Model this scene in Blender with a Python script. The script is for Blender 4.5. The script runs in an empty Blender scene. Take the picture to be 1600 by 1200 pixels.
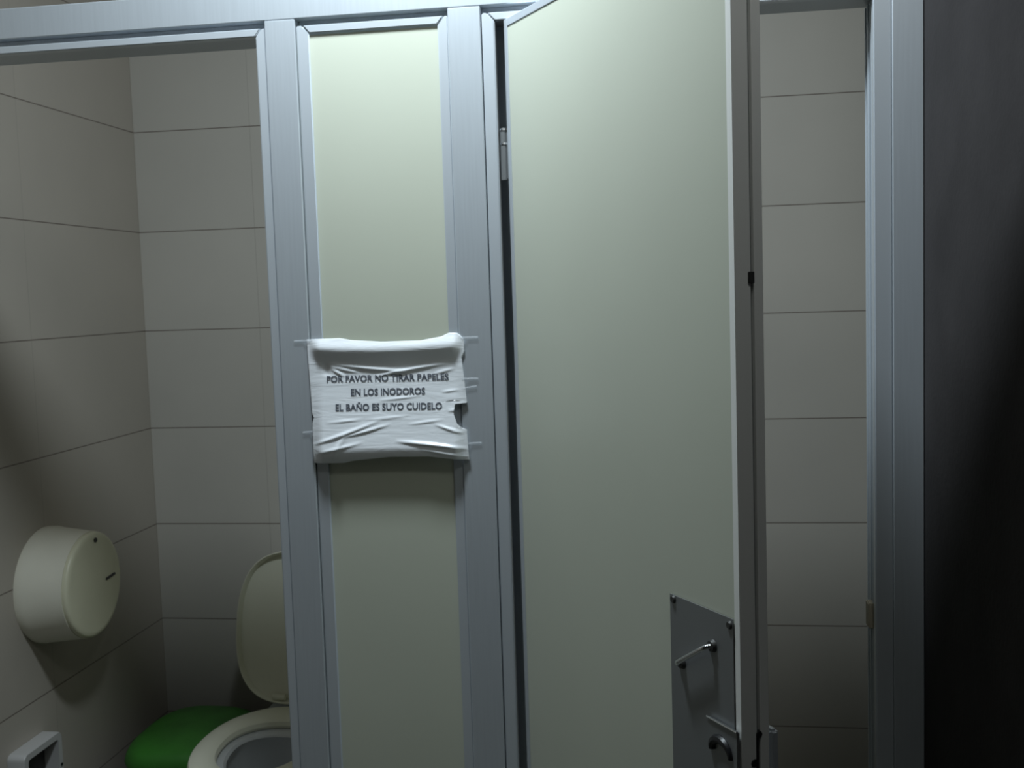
import bpy, bmesh, math, random
from mathutils import Vector, Matrix
random.seed(4)
S = bpy.context.scene
C = S.collection
EYE = 1.55
# ---------------------------------------------------------------- camera
cam_d = bpy.data.cameras.new('camera'); cam = bpy.data.objects.new('camera', cam_d); C.objects.link(cam)
yaw, pit, rol = math.radians(8.311), math.radians(4.682), math.radians(-1.834)
R0 = Vector((math.cos(yaw), math.sin(yaw), 0)); F0 = Vector((-math.sin(yaw), math.cos(yaw), 0)); U0 = Vector((0, 0, 1))
F1 = F0*math.cos(pit) - U0*math.sin(pit); U1 = U0*math.cos(pit) + F0*math.sin(pit)
R2 = R0*math.cos(rol) + U1*math.sin(rol); U2 = U1*math.cos(rol) - R0*math.sin(rol)
M = Matrix((R2, U2, -F1)).transposed().to_4x4(); M.translation = Vector((0, 0, EYE))
cam.matrix_world = M
cam_d.sensor_width = 36.0; cam_d.lens = 1695.6/1600*36; cam_d.clip_start = .02
S.camera = cam
cam_d.dof.use_dof = True; cam_d.dof.focus_distance = .8; cam_d.dof.aperture_fstop = 30   # phone camera held close, slightly soft
# ---------------------------------------------------------------- world, light, exposure
w = bpy.data.worlds.new('world'); S.world = w; w.use_nodes = True
w.node_tree.nodes['Background'].inputs[0].default_value = (.5, .55, .6, 1)
w.node_tree.nodes['Background'].inputs[1].default_value = .02
ld = bpy.data.lights.new('ceiling_or_fill_lamp', 'AREA'); ld.shape = 'DISK'; ld.size = .20; ld.energy = 19.5; ld.color = (.84, .96, 1.03)
lo = bpy.data.objects.new('ceiling_or_fill_lamp', ld); lo.location = (-.43, 1.44, EYE+1.08); lo.rotation_euler = (math.radians(24), 0, 0); C.objects.link(lo)
fill_ld = bpy.data.lights.new('ceiling_or_fill_lamp', 'POINT'); fill_ld.shadow_soft_size = .12; fill_ld.energy = 8.0; fill_ld.color = (.93, .98, .96)  # unseen fill light, added to brighten the door's free edge and right post
fill_lo = bpy.data.objects.new('ceiling_or_fill_lamp', fill_ld); fill_lo.location = (.30, .75, EYE+1.08); C.objects.link(fill_lo)
S.view_settings.view_transform = 'Standard'; S.view_settings.look = 'None'
S.view_settings.gamma = 1; S.view_settings.use_curve_mapping = False
S.view_settings.exposure = 0.0

# ---------------------------------------------------------------- materials
def mat(name, col, rough=.5, metal=0., bump=0., bscale=60., var=0., vscale=3., stretch=None, spec=.5, coat=0.):
    m = bpy.data.materials.new(name); m.use_nodes = True
    nt = m.node_tree; b = nt.nodes['Principled BSDF']
    b.inputs['Base Color'].default_value = (*col, 1); b.inputs['Roughness'].default_value = rough
    b.inputs['Metallic'].default_value = metal; b.inputs['Specular IOR Level'].default_value = spec
    b.inputs['Coat Weight'].default_value = coat
    tc = nt.nodes.new('ShaderNodeTexCoord'); mp = nt.nodes.new('ShaderNodeMapping')
    nt.links.new(tc.outputs['Object'], mp.inputs[0])
    if stretch: mp.inputs['Scale'].default_value = stretch
    if var:
        n = nt.nodes.new('ShaderNodeTexNoise'); n.inputs['Scale'].default_value = vscale; n.inputs['Detail'].default_value = 4
        nt.links.new(mp.outputs[0], n.inputs[0])
        r = nt.nodes.new('ShaderNodeValToRGB')
        r.color_ramp.elements[0].position = .3; r.color_ramp.elements[1].position = .7
        r.color_ramp.elements[0].color = (*[c*(1-var) for c in col], 1)
        r.color_ramp.elements[1].color = (*[min(1, c*(1+var)) for c in col], 1)
        nt.links.new(n.outputs[0], r.inputs[0]); nt.links.new(r.outputs[0], b.inputs['Base Color'])
    if bump:
        n = nt.nodes.new('ShaderNodeTexNoise'); n.inputs['Scale'].default_value = bscale; n.inputs['Detail'].default_value = 3
        nt.links.new(mp.outputs[0], n.inputs[0])
        bp = nt.nodes.new('ShaderNodeBump'); bp.inputs['Strength'].default_value = bump; bp.inputs['Distance'].default_value = .002
        nt.links.new(n.outputs[0], bp.inputs['Height']); nt.links.new(bp.outputs[0], b.inputs['Normal'])
    return m

def tile_mat(name, axis, u0, du, z0, dz, col, grout, gw=.003):
    m = bpy.data.materials.new(name); m.use_nodes = True
    nt = m.node_tree; b = nt.nodes['Principled BSDF']; L = nt.links.new
    def N(t, **k):
        n = nt.nodes.new(t)
        for a, v in k.items(): setattr(n, a, v)
        return n
    g = N('ShaderNodeNewGeometry'); sp = N('ShaderNodeSeparateXYZ'); L(g.outputs['Position'], sp.inputs[0])
    def mth(op, a, v=None, v2=None):
        n = N('ShaderNodeMath', operation=op)
        if hasattr(a, 'links'): L(a, n.inputs[0])
        else: n.inputs[0].default_value = a
        if v is not None:
            if hasattr(v, 'links'): L(v, n.inputs[1])
            else: n.inputs[1].default_value = v
        return n.outputs[0]
    def line(src, o, d, wd):
        t = mth('DIVIDE', mth('SUBTRACT', src, o), d)
        fr = mth('ABSOLUTE', mth('SUBTRACT', mth('FRACT', mth('ADD', t, .5)), .5))
        return mth('LESS_THAN', fr, wd/2/d), mth('FLOOR', t)
    lu, iu = line(sp.outputs[axis], u0, du, gw*.55)
    lz, iz = line(sp.outputs[2], z0, dz, gw)
    mask = mth('MAXIMUM', mth('MULTIPLY', lu, .35), lz)
    # every tile a touch lighter or darker than the next
    cmb = N('ShaderNodeCombineXYZ'); L(iu, cmb.inputs[0]); L(iz, cmb.inputs[1])
    wn = N('ShaderNodeTexWhiteNoise'); L(cmb.outputs[0], wn.inputs[0])
    ns = N('ShaderNodeTexNoise'); ns.inputs['Scale'].default_value = 5; ns.inputs['Detail'].default_value = 5; L(g.outputs['Position'], ns.inputs[0])
    v = mth('ADD', mth('MULTIPLY', wn.outputs[0], .06), mth('MULTIPLY', ns.outputs[0], .10))
    v = mth('ADD', v, .91)
    mul = N('ShaderNodeMix', data_type='RGBA', blend_type='MULTIPLY'); mul.inputs[0].default_value = 1
    mul.inputs[6].default_value = (*col, 1); L(v, mul.inputs[7])
    mix = N('ShaderNodeMix', data_type='RGBA'); L(mask, mix.inputs[0]); L(mul.outputs[2], mix.inputs[6]); mix.inputs[7].default_value = (*grout, 1)
    L(mix.outputs[2], b.inputs['Base Color'])
    bp = N('ShaderNodeBump'); bp.inputs['Strength'].default_value = .35; bp.inputs['Distance'].default_value = .001; bp.invert = True
    L(mask, bp.inputs['Height']); L(bp.outputs[0], b.inputs['Normal'])
    b.inputs['Roughness'].default_value = .42; b.inputs['Specular IOR Level'].default_value = .35
    return m

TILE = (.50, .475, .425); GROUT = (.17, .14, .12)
ZJ = EYE+.5255
m_tile_x = tile_mat('tile_back', 0, -1.2232, .60, ZJ, .30, TILE, GROUT)
m_tile_dim = tile_mat('tile_side_dimmed', 1, 2.535, .60, ZJ, .30, (.45, .41, .355), GROUT)  # same tile as the back; darker, warmer colour stands in for weaker lamp light
m_floor = tile_mat('floor_tile', 0, 0, .40, 50, .40, (.40, .39, .36), (.12, .12, .1))
m_ceil = mat('ceiling_paint', (.34, .32, .30), .9, bump=.1, var=.05)
m_dark = mat('dark_wall_paint', (.055, .051, .052), 1.0, bump=.3, bscale=120, var=.12, vscale=8, spec=.15)
m_alu = mat('satin_aluminium', (.60, .645, .69), .40, metal=.45, bump=.015, bscale=220, var=.03, vscale=30, stretch=(8, 8, .3))
m_alub = mat('aluminium_bead', (.69, .74, .79), .36, metal=.45, bump=.015, bscale=220, stretch=(8, 8, .3))
m_edge = mat('door_edge_aluminium', (.88, .89, .86), .45, metal=.10, bump=.015, bscale=220, stretch=(8, 8, .3))
m_groove = mat('profile_groove', (.05, .055, .055), .7)
m_lam = mat('cream_laminate', (.55, .575, .48), .42, bump=.03, bscale=90, var=.025, vscale=2.5)
m_plate = mat('brushed_steel_plate', (.26, .27, .275), .45, metal=.6, bump=.08, bscale=120, stretch=(1, 1, 12))
m_steel = mat('polished_steel', (.75, .76, .78), .16, metal=1.)
m_dkmetal = mat('tarnished_metal', (.06, .06, .058), .5, metal=.5)
m_cream = mat('aged_cream_plastic', (.90, .87, .74), .33, bump=.02, var=.05, vscale=6)
m_creamf = mat('yellowed_cream_plastic', (.82, .80, .60), .35, var=.05, vscale=6)
m_keep = mat('dull_beige_plastic', (.42, .37, .28), .6, var=.1, vscale=20)
m_black = mat('black_plastic', (.012, .012, .014), .35)
m_navy = mat('navy_black_plastic', (.012, .014, .03), .3)
m_green = mat('green_plastic', (.05, .24, .03), .45, bump=.1, bscale=30, var=.18, vscale=12)
m_seat = mat('cream_seat_plastic', (.93, .92, .76), .28, var=.03)
m_porc = mat('white_porcelain', (.66, .68, .70), .12, coat=.5)
m_whitep = mat('white_plastic', (.50, .49, .48), .4)
m_ink = mat('black_ink', (.09, .10, .125), .5)

def paper_mat():
    m = mat('wrapped_paper', (.88, .91, .95), .32, bump=.0, coat=.6)
    nt = m.node_tree; b = nt.nodes['Principled BSDF']; L = nt.links.new
    tc = nt.nodes.new('ShaderNodeTexCoord'); mp = nt.nodes.new('ShaderNodeMapping'); L(tc.outputs['Object'], mp.inputs[0])
    mp.inputs['Scale'].default_value = (14, 14, 75); mp.inputs['Rotation'].default_value = (0, math.radians(9), 0)
    n = nt.nodes.new('ShaderNodeTexNoise'); n.inputs['Scale'].default_value = 1.; n.inputs['Detail'].default_value = 3; n.inputs['Distortion'].default_value = .8
    L(mp.outputs[0], n.inputs[0])
    bp = nt.nodes.new('ShaderNodeBump'); bp.inputs['Strength'].default_value = .35; bp.inputs['Distance'].default_value = .003
    L(n.outputs[0], bp.inputs['Height']); L(bp.outputs[0], b.inputs['Normal'])
    L(bp.outputs[0], b.inputs['Coat Normal'])
    return m
m_paper = paper_mat()
def tape_mat():
    m = mat('clear_tape', (.8, .84, .88), .12, coat=1.)
    m.node_tree.nodes['Principled BSDF'].inputs['Alpha'].default_value = .26
    return m
m_tape = tape_mat()

# ---------------------------------------------------------------- helpers
def box(bm, x0, x1, y0, y1, z0, z1):
    v = [bm.verts.new((x, y, z)) for x in (x0, x1) for y in (y0, y1) for z in (z0, z1)]
    for f in ((0, 1, 3, 2), (4, 6, 7, 5), (0, 4, 5, 1), (2, 3, 7, 6), (0, 2, 6, 4), (1, 5, 7, 3)):
        bm.faces.new([v[i] for i in f])
def bevel(bm, w, seg=2):
    bmesh.ops.bevel(bm, geom=list(bm.edges), offset=w, segments=seg, affect='EDGES', clamp_overlap=True)
def prism(bm, pts, a, b, axis='y'):
    """closed outline pts (two coordinates) extruded along axis from a to b"""
    def P(p, t):
        return {'x': (t, p[0], p[1]), 'y': (p[0], t, p[1]), 'z': (p[0], p[1], t)}[axis]
    A = [bm.verts.new(P(p, a)) for p in pts]; B = [bm.verts.new(P(p, b)) for p in pts]
    n = len(pts)
    bm.faces.new(A); bm.faces.new(B[::-1])
    for i in range(n): bm.faces.new((A[i], B[i], B[(i+1) % n], A[(i+1) % n]))
def loft(bm, rings, cap0=True, cap1=True):
    R = [[bm.verts.new(p) for p in r] for r in rings]; n = len(R[0])
    for a, b in zip(R, R[1:]):
        for i in range(n): bm.faces.new((a[i], a[(i+1) % n], b[(i+1) % n], b[i]))
    if cap0: bm.faces.new(R[0][::-1])
    if cap1: bm.faces.new(R[-1])
def tube(bm, pts, r, n=12, caps=True):
    pts = [Vector(p) for p in pts]; rings = []
    up = None
    for i, p in enumerate(pts):
        t = (pts[min(i+1, len(pts)-1)] - pts[max(i-1, 0)]).normalized()
        if up is None: up = t.orthogonal().normalized()
        up = (up - t*up.dot(t)).normalized(); s = t.cross(up)
        rr = r[i] if isinstance(r, (list, tuple)) else r
        rings.append([p + (up*math.cos(a) + s*math.sin(a))*rr for a in [2*math.pi*k/n for k in range(n)]])
    loft(bm, rings, caps, caps)
def obj(name, bm, m, parent=None, smooth=False, kind=None, label=None, matrix=None):
    bmesh.ops.recalc_face_normals(bm, faces=bm.faces)
    me = bpy.data.meshes.new(name); bm.to_mesh(me); bm.free()
    if smooth:
        for p in me.polygons: p.use_smooth = True
        if smooth != 'all': me.set_sharp_from_angle(angle=math.radians(38))
    me.materials.append(m)
    o = bpy.data.objects.new(name, me); C.objects.link(o)
    if matrix is not None: o.matrix_local = matrix
    if parent is not None:
        o.parent = parent
        if parent.type != 'EMPTY' or True:
            if matrix is None and not parent.get('local'): o.matrix_parent_inverse = world_of(parent).inverted()
    if kind: o['kind'] = kind
    if label: o['label'] = label
    return o
def world_of(o):
    m = o.matrix_parent_inverse @ o.matrix_basis if o.parent else o.matrix_basis.copy()
    return (world_of(o.parent) @ m) if o.parent else m
def thing(name, label, cat, loc, rz=0, group=None):
    o = bpy.data.objects.new(name, None); C.objects.link(o); o.empty_display_size = .05
    o.location = loc; o.rotation_euler = (0, 0, rz)
    o['label'] = label; o['category'] = cat
    if group: o['group'] = group
    return o
def bx(name, m, parent, *dims, bv=0., **k):
    bm = bmesh.new(); box(bm, *dims)
    if bv: bevel(bm, bv)
    return obj(name, bm, m, parent, **k)
Z = lambda z: z + EYE

# ---------------------------------------------------------------- room shell
XL, YB, XR, YF, H = -1.59, 3.14, .402, -1.3, 2.75
XC = .66           # right-hand cubicle reaches a little past the room wall
bx('floor', m_floor, None, XL-.1, XC+.1, YF-.1, YB+.1, -.1, 0, kind='structure')
bx('ceiling', m_ceil, None, XL-.1, XC+.1, YF-.1, YB+.1, H, H+.1, kind='structure')
bx('wall_back', m_tile_x, None, XL-.1, XC+.1, YB, YB+.1, 0, H, kind='structure')
bx('wall_left', m_tile_dim, None, XL-.1, XL, YF-.1, YB, 0, H, kind='structure')
bx('wall_right', m_dark, None, XR, XC+.1, YF-.1, 1.905, 0, H, kind='structure')
bx('wall_cubicle', m_tile_dim, None, XC, XC+.1, 1.905, YB, 0, H, kind='structure')
bx('wall_front', m_dark, None, XL, XR, YF-.1, YF, 0, H, kind='structure')

# ---------------------------------------------------------------- cubicle front: one fixed aluminium frame
D = 1.8
zb, zt = Z(.4748), Z(.527)            # top rail
zt0, zt1 = Z(.4501), Z(.4630)         # glazing bead under it
fr = thing('cubicle_frame', 'grey aluminium cubicle front framing both toilet openings and the narrow cream panel', 'partition', (-.5, D, 0))
bm = bmesh.new(); box(bm, XL+.001, XR-.001, D, D+.10, zb, zt); bevel(bm, .0012, 1); obj('top_rail', bm, m_alu, fr)
posts = [(XL+.001, XL+.055), (-.6663, -.6133), (-.3510, -.2965), (.3538, XR-.001)]
for a, b in posts:
    bm = bmesh.new(); box(bm, a, b, D, D+.10, .001, zb-.0006); bevel(bm, .0012, 1); obj('post', bm, m_alu, fr)
def sub(a, b, side):
    """vertical bead beside a post; its inner side carries the grooved return"""
    bm = bmesh.new()
    box(bm, a, b, D+.004, D+.016, .001, zt0)
    # mitred upper end
    bmesh.ops.bevel(bm, geom=[e for e in bm.edges if abs(e.verts[0].co.z-e.verts[1].co.z) > .5], offset=.0025, segments=2, affect='EDGES')
    return bm
def vbead(a, b, inner, back=.020):
    # outline in x,z with a 45 degree mitre at the top on the opening's side
    zc = zt1
    wdt = min(b-a, .02)
    if inner == 'r': pts = [(a, .001), (b, .001), (b, zt0), (b-.6*wdt, zc), (a, zc)]
    else: pts = [(a, .001), (b, .001), (b, zc), (a+.6*wdt, zc), (a, zt0)]
    bm = bmesh.new(); prism(bm, pts, D+.003, D+back, 'y'); bevel(bm, .0016, 2)
    return obj('bead', bm, m_alub, fr, smooth=True)
def hbead(a, b, wl, wr, back=.020):
    pts = [(a, zt0), (b, zt0), (b+wr, zt1), (a-wl, zt1)]
    bm = bmesh.new(); prism(bm, pts, D+.002, D+back, 'y'); bevel(bm, .0014, 2)
    obj('bead', bm, m_alub, fr, smooth=True)
g = .0018
# left opening
vbead(XL+.0568, XL+.074, 'r'); vbead(-.6837, -.6663-.0004, 'l'); hbead(XL+.0748, -.6845, .010, .010)
# fixed panel
vbead(-.6133+g, -.5896, 'r', .0068); vbead(-.3689, -.3510-.0004, 'l', .0068); hbead(-.5888, -.3697, .011, .011, .0068)
# door opening
vbead(-.2965+g, -.2737, 'r'); vbead(.3255, .3538-.0005, 'l'); hbead(-.2729, .3247, .012, .014)
# door-stop channel behind the beads, lining the openings
def liner(x0, x1, toward):
    bm = bmesh.new(); box(bm, x0, x1, D+.0205, D+.095, .001, zt0)
    obj('jamb_liner', bm, m_alu, fr)
    xs = x1 if toward > 0 else x0
    for yy in (.034, .060, .082):      # raised ribs of the extrusion
        bm = bmesh.new()
        a, b = sorted((xs, xs+toward*.004))
        box(bm, a+(.0002 if toward > 0 else 0), b-(.0002 if toward < 0 else 0), D+yy, D+yy+.006, .001, zt0-.001); bevel(bm, .001, 2)
        obj('jamb_rib', bm, m_alub, fr, smooth=True)
bm = bmesh.new(); box(bm, -.2963, -.2625, D+.046, D+.0949, .001, zt0-.001); obj('door_stop', bm, m_alu, fr)
for x0, x1, t in ((.3310, .3535, -1), (-.6790, -.6666, -1)):
    liner(x0, x1, t)
# head liners above the openings: dark undersides
for x0, x1 in ((XL+.056, -.6667), (-.2960, .3534)):
    bm = bmesh.new(); box(bm, x0, x1, D+.0205, D+.098, zt0+.003, zb-.0005); obj('head_liner', bm, m_alu, fr)
bm = bmesh.new(); box(bm, -.6127, -.3513, D+.0205, D+.030, zt0-.001, zb-.0005); obj('head_liner', bm, m_alu, fr)
# infill panel, its lower rail, and the divider running back between the cubicles
bx('infill_panel', m_lam, fr, -.6125, -.3515, D+.0070, D+.036, .15, zt0-.0025, label='narrow cream laminate infill panel')
bx('bottom_rail', m_alu, fr, -.6130, -.3513, D+.002, D+.06, .10, .1495)
bx('divider_panel', m_lam, fr, -.515, -.485, D+.037, YB-.001, .15, Z(.45), label='cream panel between the cubicles')

# ---------------------------------------------------------------- the half open door
th = .9791
xh, wd, tk = -.2577, .601, .0418
dr = thing('cubicle_door', 'cream toilet cubicle door with thin aluminium edging, standing half open', 'door', (xh, D, 0), -th)
dr['local'] = 1     # parts are given in door coordinates: x along the door, y through it (0 = outer face), z up
ztop, zbot = Z(.4485), .14
def dobj(name, bm, m, parent=dr, **k):
    o = obj(name, bm, m, None, **k); o.parent = parent
    return o
bm = bmesh.new(); box(bm, .0115, wd-.0115, .0015, tk-.0015, zbot+.012, ztop-.0125); dobj('door_panel', bm, m_lam)
for a, b in ((0, .0113), (wd-.0113, wd)):
    bm = bmesh.new()
    # channel edging; the free edge has a groove down its middle
    if a == 0: pts = [(0, 0), (.0113, 0), (.0113, tk), (0, tk)]
    else: pts = [(a, 0), (b, 0), (b, tk*.56), (b-.005, tk*.58), (b-.005, tk*.66), (b, tk*.68), (b, tk), (a, tk)]
    prism(bm, pts, zbot, ztop, 'z'); bevel(bm, .0007, 1); dobj('edge_strip', bm, m_alu if a == 0 else m_edge)
for z0, z1 in ((ztop-.0122, ztop), (zbot, zbot+.0118)):
    bm = bmesh.new(); box(bm, .0115, wd-.0115, 0, tk, z0, z1); bevel(bm, .0007, 1); dobj('edge_strip', bm, m_alu)
bm = bmesh.new(); box(bm, wd-.0049, wd-.0043, tk*.585, tk*.655, zbot+.01, ztop-.01); dobj('edge_seal', bm, m_groove)
# hinges in the gap
for zc in (Z(.231), .30):
    bm = bmesh.new(); tube(bm, [(-.0118, -.001, zc-.040), (-.0118, -.001, zc+.040)], .0058, 14)
    box(bm, -.0110, -.0003, .001, .0035, zc-.038, zc+.038)
    h = dobj('hinge', bm, m_plate, smooth=True)
    for dz in (.018, .041):
        bm = bmesh.new(); tube(bm, [(-.0118, -.001, zc+dz-.0), (-.0118, -.001, zc+dz+.004)], [.0068, .0055], 14); dobj('hinge_pin', bm, m_steel, parent=h, smooth=True)
# kick-style steel plate with the pull
pt = dobj('handle_plate', (lambda b: (box(b, .4540, .5890, -.0016, -.0001, Z(-.86), Z(-.4000)), b)[1])(bmesh.new()), m_plate, label='grey steel plate')
for sx, sz in ((.4625, -.4055), (.5830, -.4085), (.4625, -.853), (.5830, -.853)):
    bm = bmesh.new(); tube(bm, [(sx, -.0017, Z(sz)), (sx, -.0045, Z(sz))], [.0055, .004], 14); dobj('screw', bm, m_dkmetal, parent=pt, smooth=True)
a = Vector((.4800, 0, Z(-.486))); b = Vector((.5480, 0, Z(-.4440))); off = Vector((0, -.013, 0))
path = []
for k in range(7):
    t = k/6*math.pi/2
    path.append(a + off*math.sin(t)*1 + (b-a)*(1-math.cos(t))*.16)
path2 = [b + (p-a).project(off) + (a-b)*((1-math.cos(k/6*math.pi/2))*.16) for k, p in enumerate(path)]
bm = bmesh.new(); tube(bm, [Vector((p.x, p.y-.0017, p.z)) for p in path + path2[::-1]], .0036, 12)
hd = dobj('pull_handle', bm, m_steel, smooth='all')
for p in (a, b):
    bm = bmesh.new(); tube(bm, [(p.x, -.0017, p.z), (p.x, -.0065, p.z)], [.0085, .0065], 16); dobj('foot', bm, m_dkmetal, parent=hd, smooth=True)
# lock: outer escutcheon, arc-shaped slot, knob box on the inner side
bm = bmesh.new(); box(bm, .5400, .6000, -.0062, -.0018, Z(-.70), Z(-.5370)); bevel(bm, .0008, 2)
lk = dobj('lock_plate', bm, m_plate, label='small lock plate')
bm = bmesh.new(); tube(bm, [(.5395, -.0066, Z(-.5365)), (.6005, -.0066, Z(-.5365))], .0016, 8); dobj('lip', bm, m_steel, parent=lk, smooth=True)
arc = []
for k in range(13):
    t = math.radians(195 - 200*k/12)
    arc.append((.5690 + .0185*math.cos(t), -.0068, Z(-.5700) + .0150*math.sin(t)-.004*k/12))
bm = bmesh.new(); tube(bm, arc, [.0055 - .0018*k/12 + .0012*math.sin(k/12*math.pi) for k in range(13)], 8)
dobj('turn_latch', bm, m_black, parent=lk, smooth=True, label='black curved latch')
bm = bmesh.new(); tube(bm, [(.5500, -.0062, Z(-.612)), (.5500, -.0085, Z(-.612))], .0045, 12); dobj('screw', bm, m_dkmetal, parent=lk, smooth=True)
bm = bmesh.new(); box(bm, .5450, .6040, tk+.0002, tk+.014, Z(-.70), Z(-.5430)); bevel(bm, .004, 3)
dobj('lock_case', bm, m_alu, smooth=True)
bm = bmesh.new()
for zc, yy, r in ((-.545, .026, .0052), (-.580, .019, .0060), (-.600, .022, .0055)):
    tube(bm, [(wd-.002, yy, Z(zc)), (wd+.0015, yy, Z(zc))], [r, r*.8], 14)
box(bm, wd-.002, wd+.0008, .0215, .0250, Z(-.600), Z(-.545))
dobj('latch_opening', bm, m_black, smooth=True)
bm = bmesh.new(); box(bm, wd-.001, wd+.0022, .019, .0275, Z(.0045), Z(.0185)); bevel(bm, .0007, 2); dobj('bumper', bm, m_dkmetal)

# cream keeper on the right jamb
kp = bx('latch_keeper', m_keep, fr, .3190, .3306, D+.0300, D+.058, Z(-.572), Z(-.530), bv=.0015)
kp['label'] = 'small cream latch keeper'

# ---------------------------------------------------------------- taped sign
def lerp(a, b, t): return a+(b-a)*t
def interp(t, pts):
    for (a, va), (b, vb) in zip(pts, pts[1:]):
        if t <= b: return lerp(va, vb, (t-a)/(b-a) if b > a else 0)
    return pts[-1][1]
SX0, SX1, SZ0, SZ1 = -.6150, -.3410, Z(-.2775), Z(-.0640)
def sign_edges(u, v):
    """u 0..1 left to right, v 0..1 top to bottom -> x, z"""
    xl = interp(v, [(0, -.6165), (.12, -.6165), (.6, -.6125), (.63, -.6095), (.68, -.6125), (1, -.6125)])
    xr = interp(v, [(0, -.3480), (.02, -.3420), (.12, -.3420), (.17, -.3470), (.535, -.3400), (.54, -.3600), (.62, -.3625), (.70, -.3570), (.74, -.3480), (.745, -.3420), (1, -.3390)])
    zt_ = interp(u, [(0, -.0650), (.22, -.0640), (.30, -.0680), (.5, -.0720), (.75, -.0715), (.88, -.0660), (.93, -.0600), (.98, -.0605), (1, -.0680)])
    zb_ = interp(u, [(0, -.2790), (.2, -.2785), (.26, -.2745), (.5, -.2680), (.75, -.2680), (.93, -.2740), (1, -.2765)])
    return lerp(xl, xr, u), Z(lerp(zt_, zb_, v))
def bell(x, c, s): return math.exp(-((x-c)/s)**2)
def sign_h(x, z):
    u = (x-SX0)/(SX1-SX0); v = (SZ1-z)/(SZ1-SZ0)
    mid = max(0., min(1., u/.09))*max(0., min(1., (1-u)/.08)); mid = mid*mid*(3-2*mid)
    h = .0022
    # rolled bulge along the top, hollow beneath it, then the sheet swells outwards towards its lower edge
    vt = v - .03*(1-(2*u-1)**2)
    h += mid*.0105*bell(vt, .07, .075)
    vb = v + .02*(1-(2*u-1)**2)
    q = max(0., min(1., (vb-.18)/.72)); up = q*q*(1.6-.6*q)
    q2 = max(0., min(1., (vb-.90)/.12)); up *= 1-.65*q2*q2
    h += (.25+.75*mid)*.0175*up
    # fan of creases running out of the corners
    for (cx, cz, ang, wdt, amp, l0, l1) in CREASES:
        dx, dz = (u-cx), (v-cz)
        ca, sa = math.cos(ang), math.sin(ang)
        al = dx*ca + dz*sa; ac = -dx*sa + dz*ca + .12*al*al
        if l0 < al < l1:
            f = math.sin(math.pi*(al-l0)/(l1-l0))
            h += amp*f*bell(ac, 0, wdt)
    return h
R_ = math.radians
CREASES = [
 (.12, .20, R_(12), .014, .0030, 0, .55), (.12, .22, R_(18), .012, .0020, 0, .22), (.14, .24, R_(38), .012, .0020, 0, .12),
 (.90, .22, R_(172), .013, .0028, 0, .50), (.94, .26, R_(164), .012, .0015, 0, .15),
 (.00, .86, R_(-20), .013, .0032, 0, .5), (.02, .93, R_(-14), .012, .002, 0, .35), (.20, .80, R_(-16), .010, .0025, 0, .35), (.13, .98, R_(-62), .016, .0025, 0, .24),
 (1.0, .90, R_(192), .013, .0042, 0, .46), (1.0, .97, R_(196), .011, .002, 0, .3), (.98, .78, R_(205), .012, .002, 0, .2),
 (.45, .505, R_(-5), .009, .0012, 0, .28), (.88, .60, R_(-9), .010, .0018, 0, .10), (.10, .68, R_(-5), .010, .0014, 0, .25),
 (.35, .66, R_(-4), .010, .0012, 0, .3), (.62, .70, R_(-7), .010, .0014, 0, .25), (.84, .45, R_(-8), .009, .0012, 0, .12),
 (.10, .18, R_(80), .025, -.003, 0, .13)]
sg = thing('notice', 'crumpled white paper notice with three lines of black capitals, taped across the narrow panel', 'sign', (-.478, D-.001, Z(-.17)))
bm = bmesh.new(); NU, NV = 190, 150
grid = []
for j in range(NV+1):
    row = []
    for i in range(NU+1):
        x, z = sign_edges(i/NU, j/NV)
        row.append(bm.verts.new((x, D-.0004-sign_h(x, z), z)))
    grid.append(row)
for j in range(NV):
    for i in range(NU): bm.faces.new((grid[j][i], grid[j+1][i], grid[j+1][i+1], grid[j][i+1]))
sheet = obj('paper_sheet', bm, m_paper, sg, smooth='all')
md = sheet.modifiers.new('thickness', 'SOLIDIFY'); md.thickness = .0005; md.offset = -1
def text_line(txt, x0, x1, z0, z1):
    cu = bpy.data.curves.new('lettering', 'FONT'); cu.body = txt; cu.offset = .022; cu.size = 1; cu.resolution_u = 3
    to = bpy.data.objects.new('lettering_curve', cu); C.objects.link(to)
    bpy.context.view_layer.update()
    me = bpy.data.meshes.new_from_object(to.evaluated_get(bpy.context.evaluated_depsgraph_get()))
    bpy.data.objects.remove(to); bpy.data.curves.remove(cu)
    xs = [v.co.x for v in me.vertices]
    a, b = min(xs), max(xs)
    hgt = .69
    b2 = bmesh.new(); b2.from_mesh(me); bpy.data.meshes.remove(me)
    bmesh.ops.subdivide_edges(b2, edges=[e for e in b2.edges if e.calc_length() > .18], cuts=4, use_grid_fill=True)
    for v in b2.verts:
        x = x0 + (v.co.x-a)/(b-a)*(x1-x0); z = z0 + v.co.y/hgt*(z1-z0)
        v.co = (x, D-.0004-sign_h(x, z)-.0014, z)
    me = bpy.data.meshes.new('lettering'); b2.to_mesh(me); b2.free(); me.materials.append(m_ink)
    o = bpy.data.objects.new('lettering', me); C.objects.link(o); o.parent = sg; o.matrix_parent_inverse = world_of(sg).inverted()
text_line('POR FAVOR NO TIRAR PAPELES', -.5835, -.3700, Z(-.1390), Z(-.1285))
text_line('EN LOS INODOROS', -.5410, -.4110, Z(-.1625), Z(-.1515))
text_line('EL BA\u00d1O ES SUYO CUIDELO', -.5685, -.3820, Z(-.1880), Z(-.1770))
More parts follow.
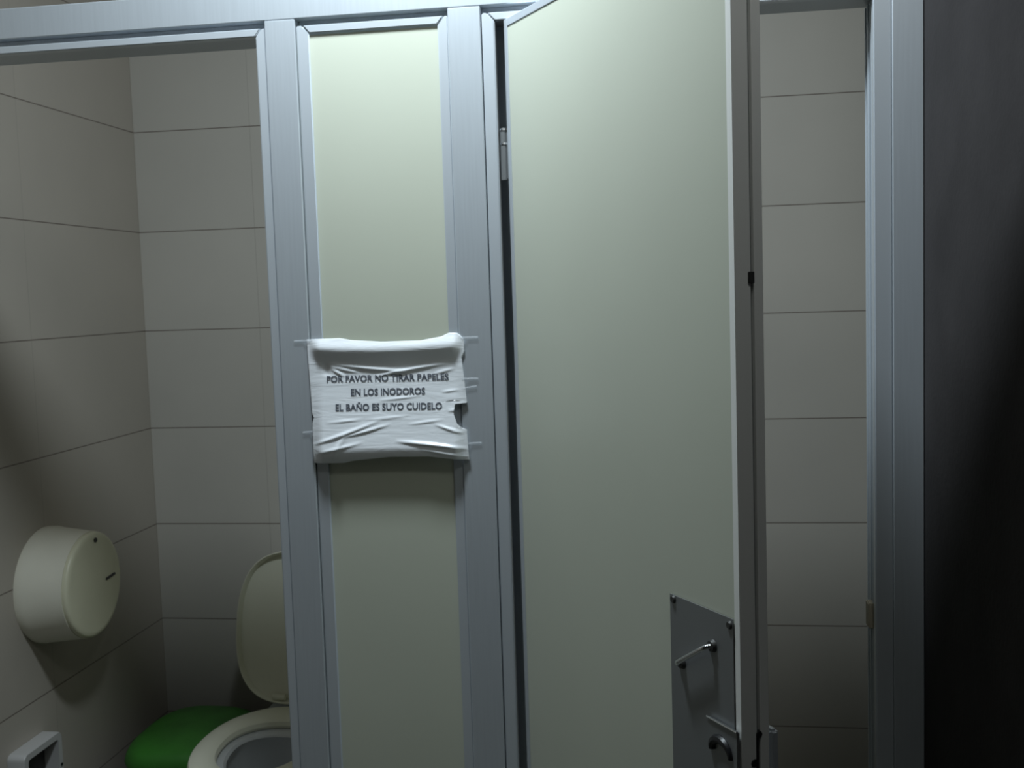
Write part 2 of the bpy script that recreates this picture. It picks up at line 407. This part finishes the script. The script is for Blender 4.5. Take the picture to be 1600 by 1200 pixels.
# clear tape tabs
for x0, x1, z, tilt, hgt in ((-.640, -.606, -.0680, .02, .005), (-.348, -.318, -.0700, .01, .006), (-.348, -.320, -.1390, -.01, .005),
                             (-.352, -.323, -.1560, .15, .004), (-.348, -.318, -.2500, .05, .005), (-.632, -.606, -.2270, .1, .005)):
    bm = bmesh.new(); n = 10; rows = []
    for i in range(n+1):
        t = i/n; x = lerp(x0, x1, t); zz = Z(z) + (x-x0)*tilt
        yy = D-.0035-.0008*math.sin(t*7)
        if x0 < -.55: yy = D - (.0015 if t < .6 else .0035)
        else: yy = D - (.0035 if t < .35 else .0015)
        rows.append([bm.verts.new((x, yy - .0012*math.sin(k/4*math.pi), zz - hgt/2 + hgt*k/4)) for k in range(5)])
    for r0, r1 in zip(rows, rows[1:]):
        for k in range(4): bm.faces.new((r0[k], r1[k], r1[k+1], r0[k+1]))
    obj('tape_strip', bm, m_tape, sg, smooth='all', label='clear tape')

# ---------------------------------------------------------------- jumbo roll dispenser on the left wall
dp = thing('paper_dispenser', 'round cream jumbo toilet paper dispenser mounted on the left tiled wall', 'dispenser', (XL, 2.525, Z(-.69)))
cy, cz = 2.532, Z(-.700)
def disc_ring(x, r, flat, n=96, sy=1.):
    out = []
    for k in range(n):
        t = 2*math.pi*k/n
        y = r*math.cos(t)*sy; z = r*math.sin(t)
        out.append((x, cy+y, cz+max(z, -flat)))
    return out
bm = bmesh.new()
loft(bm, [disc_ring(XL+.0005, .148, .140), disc_ring(XL+.020, .148, .140), disc_ring(XL+.024, .146, .139), disc_ring(XL+.118, .135, .132)], True, True)
obj('drum', bm, m_cream, dp, smooth=True)
bm = bmesh.new()
X0 = XL+.1185
loft(bm, [disc_ring(X0, .1330, .2), disc_ring(X0+.006, .1335, .2), disc_ring(X0+.010, .1315, .2), disc_ring(X0+.0125, .127, .2), disc_ring(X0+.0135, .118, .2)], True, True)
fc = obj('front_cover', bm, m_creamf, dp, smooth=True, label='yellowed round front cover')
bm = bmesh.new()
def fp(y, z, x): return (X0+.0137+x, y, z)
tube(bm, [fp(2.584, Z(-.7005), 0), fp(2.628, Z(-.6965), 0)], .0035, 8); obj('level_slot', bm, m_black, fc, smooth=True, label='short black slot')
bm = bmesh.new(); tube(bm, [fp(2.543, Z(-.588), -.001), fp(2.543, Z(-.588), .003)], .006, 12); obj('lock_hole', bm, m_dkmetal, fc, smooth=True)

# ---------------------------------------------------------------- broken holder frame lower on the wall
hf = thing('holder_frame', 'small white plastic holder frame fixed to the left wall below the round dispenser', 'paper holder', (XL, 2.39, Z(-1.15)))
hy0, hy1, hz0, hz1 = 2.315, 2.478, Z(-1.235), Z(-1.062)
hx = XL+.045
def rrect(y0, y1, z0, z1, r, n=5):
    p = []
    for (yc, zc, a0) in ((y1-r, z1-r, 0), (y0+r, z1-r, 90), (y0+r, z0+r, 180), (y1-r, z0+r, 270)):
        for k in range(n+1):
            t = math.radians(a0+90*k/n); p.append((yc+r*math.cos(t), zc+r*math.sin(t)))
    return p
o_ = rrect(hy0, hy1, hz0, hz1, .016); i_ = rrect(hy0+.017, hy1-.017, hz0+.017, hz1-.017, .008)
bm = bmesh.new()
rings = [[(XL+.0006, y, z) for y, z in o_], [(hx-.003, y, z) for y, z in o_], [(hx, lerp(y, (hy0+hy1)/2, .02), lerp(z, (hz0+hz1)/2, .02)) for y, z in o_],
         [(hx, y, z) for y, z in i_], [(XL+.004, y, z) for y, z in i_]]
loft(bm, rings, True, True); obj('holder_body', bm, m_whitep, hf, smooth=True)
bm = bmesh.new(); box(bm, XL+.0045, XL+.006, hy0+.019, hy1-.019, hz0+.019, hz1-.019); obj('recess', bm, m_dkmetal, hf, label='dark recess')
bm = bmesh.new(); tube(bm, [(hx-.001, hy1-.009, Z(-1.148)), (hx+.002, hy1-.009, Z(-1.148))], .004, 12); obj('screw', bm, m_black, hf, smooth=True)

# ---------------------------------------------------------------- toilet
tx = -1.031
tl = thing('toilet', 'white toilet with raised cream lid, partly hidden by the aluminium post', 'toilet', (tx, 2.7, 0))
ty, tz = 2.565, Z(-1.135)
def egg(a, bf, bb, z, cyy=ty, n=72, p=2.3):
    out = []
    for k in range(n):
        t = 2*math.pi*k/n; c, s = math.cos(t), math.sin(t)
        e = 2/p
        x = a*math.copysign(abs(c)**e, c); y = (bb if s > 0 else bf)*math.copysign(abs(s)**(e if s > 0 else 1), s)
        out.append((tx+x, cyy+y, z))
    return out
bm = bmesh.new()
loft(bm, [egg(.11, .17, .30, .001, 2.60), egg(.105, .16, .30, .06, 2.60), egg(.10, .14, .28, .18, 2.60), egg(.135, .18, .26, tz-.14, 2.60), egg(.172, .225, .235, tz-.05), egg(.180, .235, .235, tz-.012), egg(.178, .233, .233, tz),
          egg(.100, .160, .098, tz), egg(.094, .153, .090, tz-.006), egg(.104, .16, .10, tz-.03), egg(.090, .14, .09, tz-.09), egg(.07, .11, .07, tz-.17), egg(.05, .06, .05, tz-.20)])
obj('bowl', bm, m_porc, tl, smooth=True)
bm = bmesh.new()
st = tz+.0015
rr = [(.180, .248, .236, 0), (.184, .252, .240, .008), (.180, .248, .236, .018), (.166, .232, .222, .024), (.135, .195, .150, .024), (.120, .180, .130, .018), (.116, .176, .126, .008), (.120, .18, .13, 0)]
R = [egg(a, b, c, st+d) for a, b, c, d in rr]
loft(bm, R + [R[0]], False, False); bmesh.ops.remove_doubles(bm, verts=bm.verts, dist=1e-6)
obj('seat', bm, m_seat, tl, smooth=True, label='cream seat ring')
# lid, tipped back against the tank, its hollow underside to the room
la = R_(11); yh, zh = 2.845, st+.012
def lidp(x, l, n): return (tx-.008+x, yh + l*math.sin(la) - n*math.cos(la), zh + l*math.cos(la) + n*math.sin(la))
def lidring(s, n, sh=0.):
    out = []
    for k in range(72):
        t = 2*math.pi*k/72; c, q = math.cos(t), math.sin(t)
        x = (.190-s)*math.copysign(abs(c)**.62, c)
        l = .198 + ((.226-s) if q > 0 else (.200-s))*math.copysign(abs(q)**(.80), q)
        out.append(lidp(x, l, n))
    return out
bm = bmesh.new()
loft(bm, [lidring(.02, -.004), lidring(.004, .000), lidring(0, .008), lidring(.001, .026), lidring(.003, .027), lidring(.005, .025), lidring(.009, .006), lidring(.03, .003)])
obj('lid', bm, m_seat, tl, smooth=True, label='raised cream lid')
for s in (-1, 1):
    bm = bmesh.new(); tube(bm, [(tx+s*.07-.018, 2.832, st+.031), (tx+s*.07+.018, 2.832, st+.031)], .009, 12); obj('lid_hinge', bm, m_seat, tl, smooth=True)
bm = bmesh.new(); box(bm, tx-.165, tx+.165, 2.955, YB-.002, tz-.02, Z(-.80)); bevel(bm, .02, 4); obj('tank', bm, m_porc, tl, smooth=True)
bm = bmesh.new(); box(bm, tx-.12, tx+.12, 2.78, 3.10, tz-.20, tz-.001); bevel(bm, .015, 3); obj('tank_shelf', bm, m_porc, tl, smooth=True)

# ---------------------------------------------------------------- waste bin
bn = thing('waste_bin', 'dark waste bin with a bright green lid, standing between the toilet and the left wall', 'bin', (-1.352, 2.815, 0))
bcx, bcy = -1.352, 2.815
def sq(a, b, z, p=3.2, n=64, dx=0, dy=0):
    out = []
    for k in range(n):
        t = 2*math.pi*k/n; c, s = math.cos(t), math.sin(t)
        out.append((bcx+dx+a*math.copysign(abs(c)**(2/p), c), bcy+dy+b*math.copysign(abs(s)**(2/p), s), z))
    return out
zl = Z(-1.238)
bm = bmesh.new(); loft(bm, [sq(.115, .135, .001), sq(.12, .14, .01), sq(.15, .175, zl-.004)]); obj('bin_body', bm, m_navy, bn, smooth=True, label='dark body')
bm = bmesh.new(); loft(bm, [sq(.158, .186, zl-.003), sq(.160, .188, zl+.006), sq(.155, .184, zl+.024), sq(.145, .176, zl+.040), sq(.12, .155, zl+.052), sq(.07, .10, zl+.058), sq(.03, .04, zl+.060)])
obj('bin_lid', bm, m_green, bn, smooth=True, label='green lid')

del dr['local']
